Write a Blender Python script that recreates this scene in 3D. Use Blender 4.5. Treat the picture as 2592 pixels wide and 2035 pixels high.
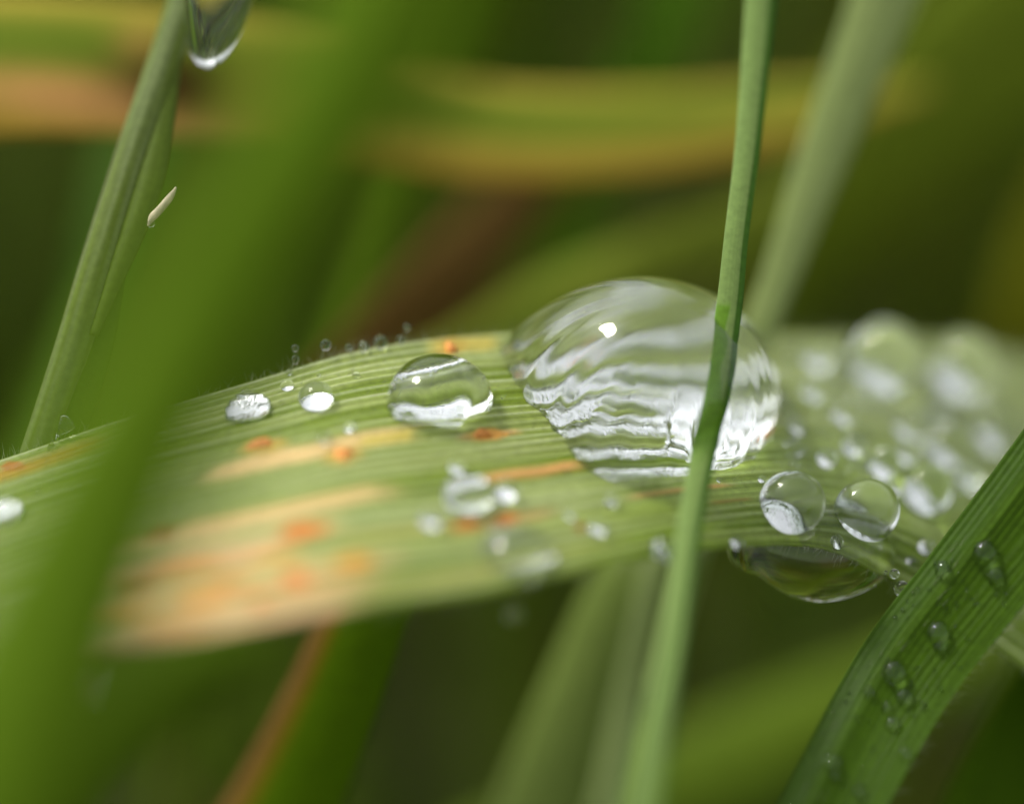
import bpy, math, random
import numpy as np
from mathutils import Vector

SC = bpy.context.scene
for o in list(bpy.data.objects): bpy.data.objects.remove(o)
COL = SC.collection
random.seed(7); RNG = np.random.default_rng(7)
R_ = math.radians

# ------------------------------------------------------------------ camera (1 unit = 1 cm, macro lens 15 cm from the leaf)
PITCH, D = R_(33), 15.0
FV = np.array([0, math.cos(PITCH), -math.sin(PITCH)])
UV_ = np.array([0, math.sin(PITCH), math.cos(PITCH)])
RV = np.array([1.0, 0, 0])
CAM = -D * FV
cd = bpy.data.cameras.new('macro_camera'); cam = bpy.data.objects.new('macro_camera', cd); COL.objects.link(cam)
cam.location = CAM; cam.rotation_euler = (math.pi/2 - PITCH, 0, 0)
cd.sensor_width = 36; cd.lens = 36 * D / 2.592
cd.clip_start = 0.5; cd.clip_end = 2000
cd.dof.use_dof = True; cd.dof.focus_distance = D
cd.dof.aperture_fstop = cd.lens * 1e-3 / 1.65          # a 1.65 cm wide entrance pupil
SC.camera = cam

# ------------------------------------------------------------------ sky and hazy sun
SUN = Vector((-0.5, 0.36, 0.80)).normalized()
w = bpy.data.worlds.new('World'); SC.world = w; w.use_nodes = True
nt = w.node_tree; nt.nodes.clear()
sky = nt.nodes.new('ShaderNodeTexSky'); sky.sky_type = 'NISHITA'; sky.sun_disc = False
sky.sun_elevation = math.asin(SUN.z); sky.sun_rotation = math.atan2(SUN.x, SUN.y)
sky.dust_density = 3.0; sky.air_density = 1.0
hs = nt.nodes.new('ShaderNodeHueSaturation'); hs.inputs['Saturation'].default_value = 0.12
bg = nt.nodes.new('ShaderNodeBackground'); bg.inputs['Strength'].default_value = 0.125
wo = nt.nodes.new('ShaderNodeOutputWorld')
nt.links.new(sky.outputs[0], hs.inputs['Color']); nt.links.new(hs.outputs[0], bg.inputs[0]); nt.links.new(bg.outputs[0], wo.inputs[0])
sd = bpy.data.lights.new('sun', 'SUN'); so = bpy.data.objects.new('sun', sd); COL.objects.link(so)
sd.energy = 1.5; sd.angle = R_(11); sd.color = (1, 0.95, 0.84)
so.rotation_euler = SUN.to_track_quat('Z', 'Y').to_euler()

SC.view_settings.view_transform = 'Standard'; SC.view_settings.look = 'None'
SC.view_settings.gamma = 1; SC.view_settings.use_curve_mapping = False
SC.view_settings.exposure = 1.05
cy = SC.cycles
cy.max_bounces = 20; cy.transmission_bounces = 16; cy.glossy_bounces = 8; cy.diffuse_bounces = 5; cy.transparent_max_bounces = 12
cy.caustics_refractive = True; cy.caustics_reflective = True; cy.blur_glossy = 0.2
cy.sample_clamp_indirect = 6.0
cy.use_denoising = True

# ------------------------------------------------------------------ helpers
GAIN = np.array([1.34, 1.40, .60]); GAIN_P = np.array([1.25, 1.32, 1.0]); GAIN_T = np.array([1.25, 1.25, 1.0])   # green and withered tissue
def lin(r, g, b, k=1.0):
    c = np.array([r, g, b], float) / 255
    c = np.where(c <= .04045, c / 12.92, ((c + .055) / 1.055) ** 2.4)
    return c * k * (GAIN_T if g <= .97*r else GAIN_P if b > 70 else GAIN)

def P(px, py, d):
    """point of the place seen at photo pixel (px, py), d cm behind the focal plane"""
    px = np.asarray(px, float); py = np.asarray(py, float); d = np.asarray(d, float)
    xn = (px - 1296) / 1000 / D; yn = (1017.5 - py) / 1000 / D
    return CAM + (D + d)[..., None] * (FV + xn[..., None] * RV + yn[..., None] * UV_)

def proj(p):
    q = np.asarray(p) - CAM; z = q @ FV
    return 1296 + (q @ RV) / z * D * 1000, 1017.5 - (q @ UV_) / z * D * 1000, z - D

def nrm(v): return v / np.maximum(np.linalg.norm(v, axis=-1, keepdims=True), 1e-12)

def catmull(pts, n):
    pts = np.asarray(pts, float); m = len(pts)
    ext = np.vstack([2*pts[0]-pts[1], pts, 2*pts[-1]-pts[-2]])
    s = np.linspace(0, m-1-1e-9, n); i = s.astype(int); t = (s-i)[:, None]
    p0, p1, p2, p3 = ext[i], ext[i+1], ext[i+2], ext[i+3]
    return .5*((2*p1)+(-p0+p2)*t+(2*p0-5*p1+4*p2-p3)*t**2+(-p0+3*p1-3*p2+p3)*t**3)

_g = RNG.random((64, 64))
def vnoise(x, y):
    x = np.asarray(x, float); y = np.asarray(y, float)
    xi = np.floor(x).astype(int); yi = np.floor(y).astype(int); fx = x-xi; fy = y-yi
    fx = fx*fx*(3-2*fx); fy = fy*fy*(3-2*fy)
    a = _g[xi % 64, yi % 64]; b = _g[(xi+1) % 64, yi % 64]; c = _g[xi % 64, (yi+1) % 64]; e = _g[(xi+1) % 64, (yi+1) % 64]
    return (a*(1-fx)+b*fx)*(1-fy) + (c*(1-fx)+e*fx)*fy
def fbm(x, y, o=3):
    s = 0; a = .5
    for k in range(o): s = s + a*vnoise(x*2**k+17*k, y*2**k+5*k); a *= .5
    return s
def sm(a, b, x):
    t = np.clip((x-a)/(b-a), 0, 1); return t*t*(3-2*t)

def link(name, me, mat, parent=None, smooth=True):
    o = bpy.data.objects.new(name, me); COL.objects.link(o)
    for m in (mat if isinstance(mat, (list, tuple)) else [mat]): me.materials.append(m)
    if smooth: me.polygons.foreach_set('use_smooth', [True]*len(me.polygons))
    if parent: o.parent = parent
    return o
def tag(o, label=None, cat=None, group=None, kind=None):
    if label: o['label'] = label
    if cat: o['category'] = cat
    if group: o['group'] = group
    if kind: o['kind'] = kind
    return o
def mesh(name, V, F, colors=None, origin=None):
    me = bpy.data.meshes.new(name)
    V = np.asarray(V, float)
    if origin is not None: V = V - origin
    me.from_pydata(V.tolist(), [], F)
    if colors is not None:
        a = me.attributes.new('col', 'FLOAT_COLOR', 'POINT')
        c = np.ones((len(V), 4)); c[:, :3] = colors
        a.data.foreach_set('color', c.ravel())
    me.update()
    return me
def empty(name, loc=(0, 0, 0)):
    o = bpy.data.objects.new(name, None); COL.objects.link(o); o.location = loc; o.empty_display_size = .1
    return o

def grid_normals(G):
    du = np.gradient(G, axis=0); dv = np.gradient(G, axis=1)
    return nrm(np.cross(dv, du))

def sheet(G, N, th, col=None, col_b=None):
    """closed leaf body from a surface grid G with outward normals N and thickness th"""
    nu, nv = G.shape[:2]
    edge = np.minimum(np.linspace(0, 1, nv), np.linspace(1, 0, nv)) * 2
    t = th * (0.25 + 0.75*np.sqrt(np.clip(edge, 0, 1)))[None, :, None]
    V = np.concatenate([G.reshape(-1, 3), (G - N*t).reshape(-1, 3)])
    n = nu*nv
    i, j = np.meshgrid(np.arange(nu-1), np.arange(nv-1), indexing='ij')
    a = (i*nv+j).ravel(); b = a+nv; c = b+1; d_ = a+1
    F = np.stack([a, d_, c, b], 1).tolist() + np.stack([a+n, b+n, c+n, d_+n], 1).tolist()
    for i in range(nu-1):
        p, q = i*nv, (i+1)*nv; F.append([p, q, q+n, p+n])
        p, q = i*nv+nv-1, (i+1)*nv+nv-1; F.append([q, p, p+n, q+n])
    for j in range(nv-1):
        F.append([j+1, j, j+n, j+1+n]); k = (nu-1)*nv+j; F.append([k, k+1, k+1+n, k+n])
    C = None
    if col is not None:
        C = np.concatenate([col.reshape(-1, 3), (col if col_b is None else col_b).reshape(-1, 3)])
    return V, F, C

class Surf:
    """a surface grid one can stand things on"""
    def __init__(s, G):
        s.G = G; s.N = grid_normals(G)
        tow = nrm(CAM - G)
        if np.mean(np.sum(s.N*tow, -1)) < 0: s.N = -s.N
        s.x, s.y, s.d = proj(G)
    def at(s, px, py):
        k = np.argmin((s.x-px)**2 + (s.y-py)**2); i, j = np.unravel_index(k, s.x.shape)
        return i, j
    def uv(s, i, j):
        nu, nv = s.x.shape; i = np.clip(i, 0, nu-1.001); j = np.clip(j, 0, nv-1.001)
        a = i.astype(int); b = j.astype(int); f = (i-a)[..., None]; g = (j-b)[..., None]; G = s.G
        return (G[a, b]*(1-f)+G[a+1, b]*f)*(1-g) + (G[a, b+1]*(1-f)+G[a+1, b+1]*f)*g
    def frame(s, i, j, k=6):
        nu, nv = s.x.shape
        i0, i1 = max(i-k, 0), min(i+k, nu-1); j0, j1 = max(j-k, 0), min(j+k, nv-1)
        su = (s.G[i1, j]-s.G[i0, j])/(i1-i0); sv = (s.G[i, j1]-s.G[i, j0])/(j1-j0)
        n = np.cross(sv, su); n /= np.linalg.norm(n)
        if n @ (CAM-s.G[i, j]) < 0: n = -n
        t1 = su/np.linalg.norm(su); t2 = np.cross(n, t1)
        return s.G[i, j], n, t1, t2, su, sv

# ------------------------------------------------------------------ materials
def leaf_mat(name, rough=.42, trans=.35, grain=.25, bump=.12, gs=(3, 40, 1), spec=.5):
    m = bpy.data.materials.new(name); m.use_nodes = True; t = m.node_tree; N = t.nodes; L = t.links
    pb = N['Principled BSDF']; out = N['Material Output']
    at = N.new('ShaderNodeAttribute'); at.attribute_name = 'col'
    tc = N.new('ShaderNodeTexCoord'); no = N.new('ShaderNodeTexNoise'); no.inputs['Scale'].default_value = 60; no.inputs['Detail'].default_value = 4
    L.new(tc.outputs['Object'], no.inputs['Vector'])
    mr = N.new('ShaderNodeMapRange'); mr.inputs[1].default_value = .3; mr.inputs[2].default_value = .7
    mr.inputs[3].default_value = 1-grain; mr.inputs[4].default_value = 1+grain
    L.new(no.outputs['Fac'], mr.inputs[0])
    mx = N.new('ShaderNodeMix'); mx.data_type = 'RGBA'; mx.blend_type = 'MULTIPLY'; mx.inputs[0].default_value = 1
    L.new(at.outputs['Color'], mx.inputs[6]); L.new(mr.outputs[0], mx.inputs[7])
    L.new(mx.outputs[2], pb.inputs['Base Color'])
    pb.inputs['Roughness'].default_value = rough; pb.inputs['Specular IOR Level'].default_value = spec
    bp = N.new('ShaderNodeBump'); bp.inputs['Strength'].default_value = bump; bp.inputs['Distance'].default_value = .004
    n2 = N.new('ShaderNodeTexNoise'); n2.inputs['Scale'].default_value = 220; n2.inputs['Detail'].default_value = 2
    L.new(tc.outputs['Object'], n2.inputs['Vector']); L.new(n2.outputs['Fac'], bp.inputs['Height']); L.new(bp.outputs[0], pb.inputs['Normal'])
    tr = N.new('ShaderNodeBsdfTranslucent'); hv = N.new('ShaderNodeGamma'); hv.inputs[1].default_value = .55      # light crosses two faces
    L.new(mx.outputs[2], hv.inputs['Color']); L.new(hv.outputs[0], tr.inputs[0])
    ms = N.new('ShaderNodeMixShader'); ms.inputs[0].default_value = trans
    L.new(pb.outputs[0], ms.inputs[1]); L.new(tr.outputs[0], ms.inputs[2]); L.new(ms.outputs[0], out.inputs[0])
    return m
def water_mat(name, bump=0.0, scale=60):
    m = bpy.data.materials.new(name); m.use_nodes = True; t = m.node_tree; N = t.nodes; L = t.links
    N.remove(N['Principled BSDF'])
    g = N.new('ShaderNodeBsdfGlass'); g.inputs['IOR'].default_value = 1.333; g.inputs['Roughness'].default_value = 0
    g.inputs['Color'].default_value = (.985, .995, .99, 1)
    if bump:
        tc = N.new('ShaderNodeTexCoord'); no = N.new('ShaderNodeTexNoise'); no.inputs['Scale'].default_value = scale; no.inputs['Detail'].default_value = 3
        mp = N.new('ShaderNodeMapping'); mp.inputs['Scale'].default_value = (1, .35, 1)
        L.new(tc.outputs['Object'], mp.inputs[0]); L.new(mp.outputs[0], no.inputs['Vector'])
        b = N.new('ShaderNodeBump'); b.inputs['Strength'].default_value = bump; b.inputs['Distance'].default_value = .01
        L.new(no.outputs['Fac'], b.inputs['Height']); L.new(b.outputs[0], g.inputs['Normal'])
    L.new(g.outputs[0], N['Material Output'].inputs[0])
    return m
def plain_mat(name, c, rough=.5, trans=0):
    m = bpy.data.materials.new(name); m.use_nodes = True; t = m.node_tree; N = t.nodes; L = t.links
    pb = N['Principled BSDF']; pb.inputs['Roughness'].default_value = rough
    tc = N.new('ShaderNodeTexCoord'); no = N.new('ShaderNodeTexNoise'); no.inputs['Scale'].default_value = 30
    L.new(tc.outputs['Object'], no.inputs['Vector'])
    r = N.new('ShaderNodeValToRGB'); c = np.asarray(c)
    r.color_ramp.elements[0].color = (*(c*.7), 1); r.color_ramp.elements[1].color = (*np.minimum(c*1.3, 1), 1)
    r.color_ramp.elements[0].position = .3; r.color_ramp.elements[1].position = .7
    L.new(no.outputs['Fac'], r.inputs[0]); L.new(r.outputs[0], pb.inputs['Base Color'])
    if trans:
        tr = N.new('ShaderNodeBsdfTranslucent'); L.new(r.outputs[0], tr.inputs[0]); ms = N.new('ShaderNodeMixShader'); ms.inputs[0].default_value = trans
        L.new(pb.outputs[0], ms.inputs[1]); L.new(tr.outputs[0], ms.inputs[2]); L.new(ms.outputs[0], N['Material Output'].inputs[0])
    return m
M_LEAF = leaf_mat('rusty_leaf', .36, .46, .16, .45, spec=.4)
M_GRASS = leaf_mat('grass_green', .48, .38, .15, .10, spec=.13)
M_SOFT = leaf_mat('grass_soft', .6, .34, .2, .0, spec=.06)
M_WATER = water_mat('water')
M_WATERB = water_mat('water_underside', .26, 110)
M_HAIR = plain_mat('plant_hair', lin(205, 208, 190, .5), .35, .5)
M_RUST = plain_mat('rust_orange', (.55, .22, .04), .7)
M_HUSK = plain_mat('dry_husk', (.62, .54, .36), .5, .2)

# ------------------------------------------------------------------ ground and undergrowth
def ground():
    nx = 90
    ax = np.sinh(np.linspace(-5.2, 5.2, nx)); ax = ax/ax.max()*600
    X, Y = np.meshgrid(ax, ax, indexing='ij')
    Z = -5.0 + .5*(fbm(X*.35+9, Y*.35+3)-.45)
    V = np.stack([X, Y, Z], -1).reshape(-1, 3)
    i, j = np.meshgrid(np.arange(nx-1), np.arange(nx-1), indexing='ij'); a = (i*nx+j).ravel()
    F = np.stack([a, a+nx, a+nx+1, a+1], 1).tolist()
    m = bpy.data.materials.new('mossy_soil'); m.use_nodes = True; t = m.node_tree; N = t.nodes; L = t.links
    pb = N['Principled BSDF']; pb.inputs['Roughness'].default_value = .9
    tc = N.new('ShaderNodeTexCoord'); no = N.new('ShaderNodeTexNoise'); no.inputs['Scale'].default_value = .8; no.inputs['Detail'].default_value = 6
    L.new(tc.outputs['Object'], no.inputs['Vector'])
    r = N.new('ShaderNodeValToRGB'); e = r.color_ramp.elements
    e[0].position = .38; e[0].color = (.035, .022, .008, 1); e[1].position = .62; e[1].color = (.03, .055, .008, 1)
    L.new(no.outputs['Fac'], r.inputs[0]); L.new(r.outputs[0], pb.inputs['Base Color'])
    tag(link('ground', mesh('ground', V, F), m), kind='structure')
ground()

def undergrowth():
    V = []; F = []; C = []
    n = 5200
    ns = 6
    greens = [lin(80, 108, 22, .55), lin(62, 92, 10, .5), lin(100, 118, 45, .55), lin(95, 95, 20, .5), lin(110, 85, 40, .45)]
    pr = [.36, .34, .14, .11, .05]
    made = 0
    while made < n + 1500:
        tall = made >= n  # tall blades out of view, added to block low sky from the drops
        x = RNG.uniform(-16, 16); y = RNG.uniform(-9, 22)
        if tall: x = RNG.uniform(-55, 55); y = RNG.uniform(14, 50)
        if not tall and abs(x) < 2.2 and -2.0 < y < 2.4: continue
        if not tall and RNG.random() > math.exp(-(x/13)**4): continue
        h = RNG.uniform(1.4, 3.6) if y > 2 else RNG.uniform(1.0, 2.9)
        if y > 8: h *= .9
        if tall: h = RNG.uniform(.18, .42)*y + 2.5
        ang = RNG.uniform(0, 2*math.pi); lean = RNG.uniform(.3, 2.2); wd = RNG.uniform(.10, .28)*(3 if tall else 1)
        dirv = np.array([math.cos(ang), math.sin(ang)])
        fa = ang + math.pi/2 + RNG.uniform(-.5, .5); side = np.array([math.cos(fa), math.sin(fa), RNG.uniform(-.2, .2)])
        c = greens[RNG.choice(5, p=pr)]*RNG.uniform(.35, 1.0)
        b = len(V)
        for k in range(ns+1):
            s = k/ns
            p = np.array([x + dirv[0]*lean*s**1.8, y + dirv[1]*lean*s**1.8, -5.05 + h*(s - .28*s**3)*1.35])
            ww = wd*(1-s**2.2)*.5 + .003
            fold = np.array([0, 0, -.25*ww])
            V += [p - side*ww, p + fold, p + side*ww]; C += [c, c*.8, c]
            if k:
                q = b + 3*k
                F += [[q-3, q-2, q+1, q], [q-2, q-1, q+2, q+1]]
        made += 1
    V = np.array(V); C = np.array(C)
    px, py, d = proj(V)
    o = link('grass', mesh('grass', V, F, C), M_SOFT)
    tag(o, kind='stuff')
undergrowth()

# ------------------------------------------------------------------ leaf ribbons
def ribbon(path, roll=0.0, camber=0.0, fold=0.0, nu=70, nv=13, tip=None):
    """path rows: px, py, depth, width in px (as seen), optional roll. Returns Surf and (s, t) grids"""
    a = np.array([(*p, roll) if len(p) == 4 else p for p in path], float)
    if tip:                                       # run on to a pointed tip, and on to the base, beyond the view
        up = 0 if a[0, 1] < a[-1, 1] else -1
        if abs(a[0, 1]-a[-1, 1]) < 300: up = -1
        q = a if up == -1 else a[::-1]
        st = q[-1]-q[-2]; L_ = max(np.hypot(st[0], st[1]), 1); inside = 0 < q[-1, 0] < 2592 and 0 < q[-1, 1] < 2035; k1, k2 = (50, 120) if inside else (350, 900); e1 = q[-1]+st*(k1/L_); e2 = q[-1]+st*(k2/L_); e1[3] = q[-1, 3]*.75; e2[3] = 3
        b0 = q[0]-(q[1]-q[0])*1.5; b0[3] = q[0, 3]*.9
        e1[4] = e2[4] = q[-1, 4]; b0[4] = q[0, 4]
        if q[-1, 3] > 40: q = np.vstack([q, e1, e2])
        q = np.vstack([b0, q]); a = q if up == -1 else q[::-1]
        nu = int(nu*len(a)/(len(a)-2.5))
    q = catmull(a, nu)
    p = P(q[:, 0], q[:, 1], q[:, 2]); T = nrm(np.gradient(p, axis=0))
    view = nrm(p-CAM)
    A0 = nrm(np.cross(T, view)); N0 = nrm(np.cross(A0, T))
    rl = q[:, 4][:, None]
    A = A0*np.cos(rl)+N0*np.sin(rl); N = -A0*np.sin(rl)+N0*np.cos(rl)
    if np.sum(N*(-view)) < 0: N = -N
    t = np.linspace(-1, 1, nv)
    hw = (q[:, 3]/2000*(D+q[:, 2])/D/np.maximum(np.cos(q[:, 4]), .25))[:, None, None]
    G = p[:, None, :] + A[:, None, :]*hw*t[None, :, None] + N[:, None, :]*hw*(camber*(1-t**2)+fold*(1-np.abs(t)))[None, :, None]
    S, Tt = np.meshgrid(np.linspace(0, 1, nu), t, indexing='ij')
    return Surf(G), S, Tt

def streaks(S, T, f=9, seed=0, a=.18):
    return 1 + a*2*(fbm(T*f+seed*3.1+50, S*2.5+seed)-.44)

def grass_leaf(name, label, path, colf, cat='grass leaf', group=None, th=.02, mat=None, nu=70, nv=17, **kw):
    sf, S, T = ribbon(path, nu=nu, nv=nv, tip=True, **kw)
    c = colf(S, T, sf.x, sf.y)
    V, F, C = sheet(sf.G, sf.N, th, c)
    org = sf.G[0, nv//2]
    o = link(name, mesh(name, V, F, C, org), mat or M_SOFT); o.location = org
    tag(o, label, cat, group)
    o['_'] = 0; del o['_']
    return o, sf
def mixc(a, b, f): return a*(1-f[..., None]) + b*f[..., None]
def flat(c, sd=0, f=9, a=.18):
    c = np.asarray(c)
    return lambda S, T, x, y: c[None, None, :]*streaks(S, T, f, sd, a)[..., None]
def edged(c, ce, t0=.55, side=0, sd=0):
    c, ce = np.asarray(c), np.asarray(ce)
    def f(S, T, x, y):
        k = np.abs(T) if side == 0 else T*side
        return mixc(np.broadcast_to(c, S.shape+(3,)), np.broadcast_to(ce, S.shape+(3,)), sm(t0, t0+.35, k + .25*(fbm(S*6+sd, T+3)-.45)))*streaks(S, T, 8, sd)[..., None]
    return f

# ---- the broad yellowing leaf that crosses behind, top of the view
def broad_col(S, T, x, y):
    g = np.broadcast_to(lin(108, 125, 52, 0.67), S.shape+(3,)); c = g
    yel = np.broadcast_to(lin(178, 162, 72, 0.75), c.shape); tan = np.broadcast_to(lin(186, 142, 92, 0.80), c.shape); br = np.broadcast_to(.6*lin(75, 38, 14, 0.56), c.shape)
    k = T*(1 if y[60, -1] > y[60, 0] else -1)
    wob = .22*(fbm(S*6, T*2)-.44)
    gold = np.broadcast_to(lin(164, 138, 56, .74), c.shape)
    c = mixc(c, yel, (1-sm(-.95, -.45, k+wob))*.9)
    c = mixc(c, yel, sm(.0, .35, k+wob)*.8)
    c = mixc(c, gold, sm(.35, .75, k+wob))
    def blob(x0, y0, rx, ry, rot=0.):
        dx = (x-x0); dy = (y-y0); ca, sa = math.cos(rot), math.sin(rot)
        return np.exp(-(((dx*ca+dy*sa)/rx)**2 + ((-dx*sa+dy*ca)/ry)**2)**1.3)
    c = mixc(c, tan, np.clip(blob(200, 250, 330, 62, .12) + blob(520, 340, 160, 40)*.6, 0, 1))
    c = mixc(c, tan*np.array([1, 1.05, .8]), blob(360, 110, 70, 60)*.6)
    c = mixc(c, br, np.clip(blob(470, 222, 210, 92, 0.2), 0, 1)*.97)
    c = mixc(c, np.broadcast_to(lin(125, 118, 45, 0.67), c.shape), blob(700, 220, 130, 110)*.8)
    return c
grass_leaf('grass_leaf', 'broad yellowing leaf with pale brown margins and a dark brown blotch, arching across behind',
           [(-500, 210, .75, 420), (-100, 165, .8, 370), (400, 180, .9, 330), (850, 250, 1.05, 300), (1250, 335, 1.2, 250), (1650, 330, 1.35, 210), (1950, 290, 1.5, 160), (2250, 235, 1.6, 60)],
           broad_col, group='grass leaves behind the rusty leaf', roll=.55, camber=.12, nu=120, nv=25)

BG = 'grass leaves behind the rusty leaf'
def bgl(label, path, col, roll=.3, camber=.2, th=.02, **kw):
    return grass_leaf('grass_leaf', label, path, col, group=BG, th=th, roll=roll, camber=camber, **kw)

bgl('long pale grey-green leaf slanting up behind the largest drop', [(2330, -260, .75, 200), (2230, 20, .72, 165), (2090, 380, .66, 130), (1975, 700, .6, 92), (1900, 900, .56, 85), (1800, 1250, .6, 70)],
    flat(lin(150, 162, 112, .77), 3), roll=.2)
bgl('bright green upright leaf out of focus beside the thin stem at the top', [(1760, -200, 2.2, 150), (1690, 80, 2.2, 140), (1560, 330, 2.3, 120), (1440, 560, 2.4, 140), (1400, 760, 2.5, 150), (1380, 1000, 2.6, 120)],
    flat(.8*lin(92, 132, 44, .84), 4))
bgl('olive green leaf arching low behind the dome of the largest drop', [(1180, 860, 1.5, 60), (1400, 740, 1.45, 110), (1650, 660, 1.4, 150), (1900, 560, 1.5, 120), (2100, 420, 1.7, 40)],
    flat(lin(118, 130, 60, .70), 5))
bgl('withered brown leaf hanging behind the row of hair-borne droplets', [(1420, 380, 2.0, 150), (1270, 560, 1.9, 190), (1130, 720, 1.8, 230), (980, 860, 1.8, 230), (800, 1020, 1.9, 180)],
    flat(lin(118, 92, 50, .70), 6))
bgl('dull olive leaf leaning across the upper corner behind the pale leaf', [(2900, -200, 3.0, 500), (2600, 50, 2.9, 480), (2350, 250, 2.8, 420), (2150, 480, 2.8, 300), (2000, 700, 2.9, 160)],
    flat(lin(98, 112, 42, .90), 7))
bgl('yellow-olive leaf at the edge of view beyond the pearled end of the rusty leaf', [(2820, 300, 2.2, 120), (2680, 560, 2.1, 170), (2600, 820, 2.0, 180), (2540, 1050, 2.0, 140), (2500, 1300, 2.1, 100)],
    flat(lin(92, 94, 12, .70), 8))
bgl('mid green leaf standing behind the bent brown-edged leaf at the top', [(1150, -300, 2.6, 260), (1080, 20, 2.5, 250), (1010, 300, 2.4, 230), (930, 600, 2.3, 150)],
    flat(lin(98, 125, 38, .77), 9))
# ---- lower half
def tan_edge(S, T, x, y):
    s = 1 if x[35, -1] < x[35, 0] else -1
    k = T*s
    c = np.broadcast_to(lin(80, 108, 10, .80), S.shape+(3,))
    c = mixc(c, np.broadcast_to(lin(138, 116, 25, .60), c.shape), sm(.36, .6, k))
    c = mixc(c, np.broadcast_to(lin(128, 96, 58, .70), c.shape), sm(.64, .86, k + .3*(fbm(S*7, T)-.45)))
    return c
bgl('green leaf with a brown and ochre margin rising under the rusty leaf', [(560, 2330, .75, 300), (715, 2050, .62, 275), (830, 1800, .5, 245), (915, 1580, .42, 215), (990, 1400, .4, 190), (1080, 1200, .45, 130)], tan_edge, roll=.25)
bgl('broad light green leaf rising under the rusty leaf beside the thin stem', [(1250, 2400, 1.25, 230), (1370, 2050, 1.05, 230), (1470, 1780, .9, 210), (1570, 1500, .8, 170), (1650, 1300, .8, 110)], flat(lin(132, 148, 84, .8), 11), roll=.2)
bgl('pale slender leaf beside the broad light green one under the rusty leaf', [(1480, 2350, 1.0, 90), (1540, 2050, .85, 95), (1600, 1750, .75, 90), (1650, 1480, .65, 75), (1690, 1250, .65, 60)], flat(lin(140, 152, 108, 1.0), 12), roll=.2)
bgl('light olive leaf lying low beneath the hanging drop', [(1300, 2150, 2.1, 200), (1700, 1980, 2.0, 250), (2050, 1830, 1.9, 230), (2350, 1700, 1.9, 200), (2650, 1540, 2.0, 160)], flat(lin(104, 126, 52, .67), 13), roll=.2)
bgl('dark green leaf crossing low under the leaf tip', [(-300, 2050, 1.7, 300), (50, 1900, 1.6, 320), (330, 1750, 1.6, 260), (600, 1640, 1.7, 160)], flat(lin(70, 92, 20, .70), 14))
bgl('deep green leaf behind the beaded leaf at the lower corner', [(2780, 1500, .7, 130), (2640, 1760, .65, 190), (2520, 2000, .6, 220), (2420, 2250, .6, 240)], flat(lin(70, 98, 12, .70), 15))
bgl('shaded green leaf low behind the grey-green stem', [(150, 1150, 2.2, 120), (260, 900, 2.3, 170), (330, 600, 2.4, 190), (380, 350, 2.6, 170)], flat(lin(60, 92, 26, .70), 16))

# ------------------------------------------------------------------ the rusty leaf (in focus)
COLS = [  # x_top, y_top, d_top, x_bot, y_bot, d_bot
    (-900, 1420, -.25, -1020, 2080, -1.15),
    (-330, 1270, -.10, -420, 1900, -.95),
    (-20, 1172, -.02, -90, 1765, -.92),
    (300, 1062, .02, 230, 1668, -.88),
    (600, 972, .06, 560, 1600, -.84),
    (900, 888, .13, 880, 1540, -.76),
    (1200, 848, .24, 1200, 1500, -.62),
    (1500, 842, .38, 1500, 1434, -.46),
    (1800, 846, .56, 1790, 1374, -.25),
    (2100, 852, .78, 2080, 1356, -.03),
    (2380, 862, 1.0, 2330, 1452, .10),
    (2700, 935, 1.25, 2600, 1640, .22),
    (3050, 1080, 1.5, 2900, 1850, .3),
    (3420, 1330, 1.7, 3290, 1990, .7), (3900, 1830, 1.8, 3880, 1860, 1.7)]
NU, NV = 660, 340
def build_leaf_surface():
    c = catmull(COLS, NU)
    top = P(c[:, 0], c[:, 1], c[:, 2]); bot = P(c[:, 3], c[:, 4], c[:, 5])
    v = np.linspace(0, 1, NV)
    G = top[:, None]*(1-v)[None, :, None] + bot[:, None]*v[None, :, None]
    N = grid_normals(G)
    if N[NU//2, NV//2] @ (CAM-G[NU//2, NV//2]) < 0: N = -N
    u = np.linspace(0, 1, NU)
    U, V = np.meshgrid(u, v, indexing='ij')
    prof = .018*np.sin(np.pi*V)
    roll = -.05*sm(.86, 1, V)*sm(.45, .75, U)
    wav = .012*(fbm(U*7+3, V*2+1)-.44)
    G = G + N*(prof+roll+wav)[..., None]
    N2 = Surf(G).N
    # longitudinal veins: raised ribs of uneven spacing and height
    w_ = V*30 + .35*np.sin(V*13) + .25*(fbm(U*4, V*6)-.44)
    rib = np.abs(np.sin(np.pi*w_))**1.5
    amp = .0032*(.5 + vnoise(np.floor(w_)*3.7, U*3)) 
    big = .006*np.sin(2*np.pi*V*8.5 + 1.1)
    return G, N2, rib, (rib-.5)*amp + big*.45, U, V, w_
G0, N0, RIB, HGT, UU, VV, WW = build_leaf_surface()
BASE = Surf(G0)                       # smooth leaf, for standing drops on
LEAF = Surf(G0 + N0*HGT[..., None])

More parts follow.
